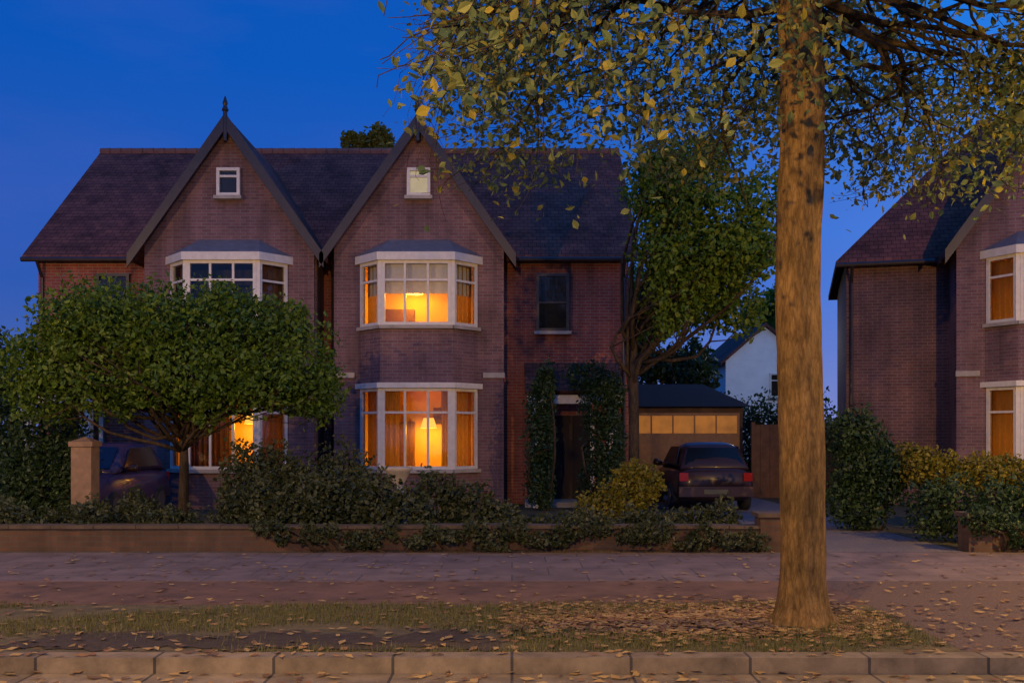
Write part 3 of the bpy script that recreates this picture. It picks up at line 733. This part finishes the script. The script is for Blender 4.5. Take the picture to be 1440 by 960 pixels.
def row(x0, x1, step, h, rad, rng, ylim=.35, hv=.25):
    out = []; x = x0
    while x < x1:
        hh = h*rng.uniform(1-hv, 1+hv)
        out.append((x, rng.uniform(-ylim, ylim), hh*.5, rad*rng.uniform(.8,1.2), hh*.52)); x += step*rng.uniform(.8,1.2)
    return out
rng = random.Random(3)
Y = 15.3
shrub('hedge', 'loose dark green hedge behind the low wall below the lit bay', 'hedge', (PX(520,Y), Y, 0), row(-2.0, 1.75, .42, 1.05, .42, rng), 13000, .08, 'leaf_hedge', 11)
shrub('shrub', 'tall bushy shrub right of the round tree trunk, left of the bay', 'shrub', (PX(415,16.4), 16.4, 0), row(-.8,.9,.4,1.35,.5,rng), 8000, .08, 'leaf_hedge', 12)
shrub('shrub', 'low ground shrub spilling over the wall below the round tree', 'shrub', (PX(110,15.2), 15.2, 0), row(-1.6,1.7,.4,.72,.36,rng), 9000, .07, 'leaf_hedge', 13)
shrub('evergreen', 'tall dark evergreen at the left picture edge', 'evergreen', (PX(-25,18.4), 18.4, 0), [(.1,0,.9,.8,1.0),(.15,0,1.9,.75,1.0),(.1,.1,2.8,.6,.8),(-.7,.2,2.4,.8,1.2)], 13000, .09, 'leaf_dark', 14)
shrub('shrub', 'dark low shrub at the left picture edge beside the evergreen', 'shrub', (PX(48,17.4), 17.4, 0), row(-.5,.75,.35,1.9,.45,rng), 9000, .08, 'leaf_dark', 15)
shrub('evergreen', 'slim dark evergreen left of the black doorway', 'evergreen', (PX(762,22.2), 22.2, 0), [(0,0,.6,.36,.7),(.02,0,1.5,.38,.8),(0,0,2.3,.34,.75),(.1,0,2.85,.26,.5)], 6500, .08, 'leaf_dark', 16)
shrub('evergreen', 'broad dark evergreen right of the black doorway', 'evergreen', (PX(848,22.2), 22.2, 0), [(0,0,.6,.5,.8),(.1,0,1.5,.5,.8),(-.05,0,2.4,.46,.7),(-.35,.1,3.0,.5,.34),(.25,0,2.6,.3,.5)], 8500, .08, 'leaf_dark', 17)
shrub('ivy', 'dark ivy trailing over the low wall below the hedge', 'ivy', (PX(730,14.32), 14.32, 0), [(x*.3-3.6+rng.uniform(-.1,.1), rng.uniform(-.02,.03), rng.uniform(.1,.38), rng.uniform(.15,.3), rng.uniform(.1,.2)) for x in range(24)], 9000, .06, 'leaf_hedge', 23)
shrub('ivy', 'dark ivy covering the low wall right of the driveway', 'ivy', (8.3, 14.32, 0), [(x*.28-1.5+rng.uniform(-.1,.1), rng.uniform(-.03,.03), rng.uniform(.1,.5), rng.uniform(.18,.3), rng.uniform(.14,.24)) for x in range(11)], 6000, .06, 'leaf_dark', 24)
shrub('hedge', 'tall dark hedge beyond the garage in front of the pale house', 'hedge', (8.6, 34, 0), row(-1.6,2.2,.5,2.9,.6,rng,.3,.1), 9000, .13, 'leaf_dark', 26)
shrub('gold_shrub', 'yellow green shrub beside the drive below the evergreen', 'shrub', (PX(880,18.3), 18.3, 0), [(0,0,.5,.5,.5),(.35,.1,.75,.42,.42),(-.5,0,.3,.45,.35),(.1,0,.95,.3,.3)], 5000, .075, 'leaf_gold', 18)
shrub('hedge', 'low dark hedge behind the wall between bay and drive', 'hedge', (PX(800,15.2), 15.2, 0), row(-1.1,2.4,.42,.62,.34,rng), 8000, .07, 'leaf_hedge', 19)
shrub('evergreen', 'black green conifer right of the street trunk', 'evergreen', (PX(1205,17.6), 17.6, 0), [(0,0,.5,.55,.6),(.15,0,1.2,.6,.7),(-.1,0,1.7,.5,.5),(.45,0,.9,.5,.6)], 9000, .08, 'leaf_dark', 20)
shrub('gold_shrub', 'long golden shrub below the right house window', 'shrub', (PX(1345,17.4), 17.4, 0), [(-.75,0,1.15,.42,.42),(-.2,.1,1.0,.45,.4),(.45,0,1.0,.5,.36),(1.1,.1,.95,.5,.4),(1.7,0,.9,.5,.45)], 9000, .075, 'leaf_gold', 21)
shrub('hedge', 'dark dense hedge behind the right garden wall', 'hedge', (8.9, 15.4, 0), row(-2.3,4.0,.42,.95,.45,rng), 14000, .08, 'leaf_dark', 22)

t = thing('gate_pier', 'tall brown stone gate pier at the left drive, beside the dark shrub', 'gate pier', (PX(120, 16.0), 16.0, 0))
MB().box(-.16, .16, -.16, .16, 0, 1.5).build('shaft', 'brown_stone', t)
MB().box(-.19, .19, -.19, .19, 1.502, 1.58).build('cap', 'brown_stone', t)
MB().add([(-.17,-.17,1.582),(.17,-.17,1.582),(.17,.17,1.582),(-.17,.17,1.582),(0,0,1.66)], [(0,1,4),(1,2,4),(2,3,4),(3,0,4),(3,2,1,0)]).build('cap_point', 'brown_stone', t)

t = thing('garden_urn', 'grey stone urn on a pedestal among the hedge below the bay', 'urn', (PX(560, 16.1), 16.1, 0))
MB().box(-.19, .19, -.19, .19, 0, .72).build('pedestal', 'stone', t)
MB().tube([(0,0,.722),(0,0,.76),(0,0,.8),(0,0,.9),(0,0,1.1),(0,0,1.14),(0,0,1.17)], [.14,.13,.06,.1,.2,.24,.22], 20).build('bowl', 'stone', t, True)

# ------------------------------------------------------------------ light
w = bpy.data.worlds.new('World'); sc.world = w; w.use_nodes = True
n = w.node_tree; bg = n.nodes['Background']; N = n.nodes.new; Lk = n.links.new
sk = N('ShaderNodeTexSky'); sk.sky_type = 'NISHITA'; sk.sun_disc = False
sk.sun_elevation = R(2); sk.sun_rotation = R(140); sk.air_density = 1.2; sk.ozone_density = 5
tint = N('ShaderNodeMix'); tint.data_type = 'RGBA'; tint.blend_type = 'MULTIPLY'; tint.inputs[0].default_value = 1
tint.inputs[7].default_value = (.03, .3, 1, 1); Lk(sk.outputs[0], tint.inputs[6])
tc = N('ShaderNodeTexCoord'); sx = N('ShaderNodeSeparateXYZ'); Lk(tc.outputs['Generated'], sx.inputs[0])
up = N('ShaderNodeValToRGB'); Lk(sx.outputs[2], up.inputs[0]); e = up.color_ramp.elements
e.new(.5); e.new(.5)
for k_, (p_, c_) in enumerate([(0, (.09, .15, .42)), (.14, (.03, .115, .49)), (.34, (.004, .1, .5)), (1, (.004, .06, .33))]): e[k_].position = p_; e[k_].color = (*c_, 1)
# afterglow side of the sky: brighter to the right and behind the camera
dt = N('ShaderNodeVectorMath'); dt.operation = 'DOT_PRODUCT'; Lk(tc.outputs['Generated'], dt.inputs[0]); dt.inputs[1].default_value = (.8, -.6, 0)
ag = N('ShaderNodeMapRange'); Lk(dt.outputs['Value'], ag.inputs[0]); ag.inputs[1].default_value = -.95; ag.inputs[2].default_value = .9
gl = N('ShaderNodeValToRGB'); Lk(ag.outputs[0], gl.inputs[0]); g_ = gl.color_ramp.elements; g_.new(.5); g_.new(.5)
for k_, (p_, c_) in enumerate([(0, (1, .92, .95)), (.2, (1.05, 1.05, 1.08)), (.42, (3.4, 2.2, 1.7)), (1, (6.5, 3.0, 2.0))]): g_[k_].position = p_; g_[k_].color = (*c_, 1)
mu = N('ShaderNodeMix'); mu.data_type = 'RGBA'; mu.blend_type = 'MULTIPLY'; mu.inputs[0].default_value = 1; Lk(up.outputs[0], mu.inputs[6]); Lk(gl.outputs[0], mu.inputs[7])
cm = N('ShaderNodeMapping'); cm.inputs['Scale'].default_value = (1.2, 1.2, 5); Lk(tc.outputs['Generated'], cm.inputs[0])
cn = N('ShaderNodeTexNoise'); cn.inputs['Scale'].default_value = 2.2; cn.inputs['Detail'].default_value = 7; cn.inputs['Roughness'].default_value = .55; Lk(cm.outputs[0], cn.inputs['Vector'])
cr_ = N('ShaderNodeMapRange'); cr_.inputs[1].default_value = .42; cr_.inputs[2].default_value = .75; cr_.inputs[3].default_value = 0; cr_.inputs[4].default_value = .3; Lk(cn.outputs[0], cr_.inputs[0])
cl = N('ShaderNodeMix'); cl.data_type = 'RGBA'; Lk(cr_.outputs[0], cl.inputs[0]); Lk(mu.outputs[2], cl.inputs[6]); cl.inputs[7].default_value = (.09, .13, .52, 1); mu = cl
sc_ = N('ShaderNodeVectorMath'); sc_.operation = 'SCALE'; Lk(mu.outputs[2], sc_.inputs[0]); sc_.inputs[3].default_value = 10.9
mixs = N('ShaderNodeMix'); mixs.data_type = 'RGBA'; mixs.inputs[0].default_value = .85
Lk(tint.outputs[2], mixs.inputs[6]); Lk(sc_.outputs[0], mixs.inputs[7]); Lk(mixs.outputs[2], bg.inputs[0]); bg.inputs[1].default_value = .1

def street_lamp(x, y, label, power, rz=0, arm=1.2, col=(1, .56, .14), lens='sodium', h=4.9):
    t = thing('street_lamp', label, 'street lamp', (x, y, 0), rz)
    MB().tube([(0,0,-.12),(0,0,.9),(0,0,.95),(0,0,h-.1)], [.09,.09,.06,.05], 12).build('pole', 'metal', t, True)
    MB().tube([(0,0,h-.15),(0,.1,h+.08),(0,arm,h+.18)], .035, 8).build('arm', 'metal', t, True)
    hd = MB(); hd.vprism([(-.2,arm-.1),(.2,arm-.1),(.2,arm+.55),(-.2,arm+.55)], h+.16, h+.26)
    hd.build('head', 'metal', t)
    MB().box(-.1, .1, arm+.08, arm+.38, h+.14, h+.157).build('lens', lens, t)
    l = bpy.data.lights.new('lamp_light', 'POINT'); l.shadow_soft_size = .06; l.energy = power; l.color = col
    o = bpy.data.objects.new('lamp_light', l); C.objects.link(o); o.parent = t; o.location = (0, arm+.22, h+.06)
M['sodium'] = emit_flat('sodium_lens', (1, .55, .18), 20)
street_lamp(-1.7, -.9, 'street lamp on the near kerb beside the viewer', 3300)
street_lamp(-13.5, 7.2, 'street lamp on the far verge left of the houses', 2500, R(-40))
street_lamp(9.6, 8.4, 'street lamp on the far verge right of the picture', 2300, R(10))
street_lamp(9.9, 34.2, 'added distant street lamp brightening the pale house, behind the trunk', 150, 0, 1.2, (1, .9, .8), 'added_lamp_lens')  # extra lamp added to brighten the front of the pale house

# ------------------------------------------------------------------ camera
cam = bpy.data.cameras.new('camera'); co = bpy.data.objects.new('camera', cam); C.objects.link(co); sc.camera = co
co.location = (0, 0, ZC); co.rotation_euler = (R(90), 0, 0)
cam.sensor_width = 36; cam.lens = 35; cam.shift_y = (HY-480)/1440; cam.clip_end = 500
vs = sc.view_settings; vs.view_transform = 'Standard'; vs.look = 'None'; vs.gamma = 1; vs.exposure = 0; vs.use_curve_mapping = False
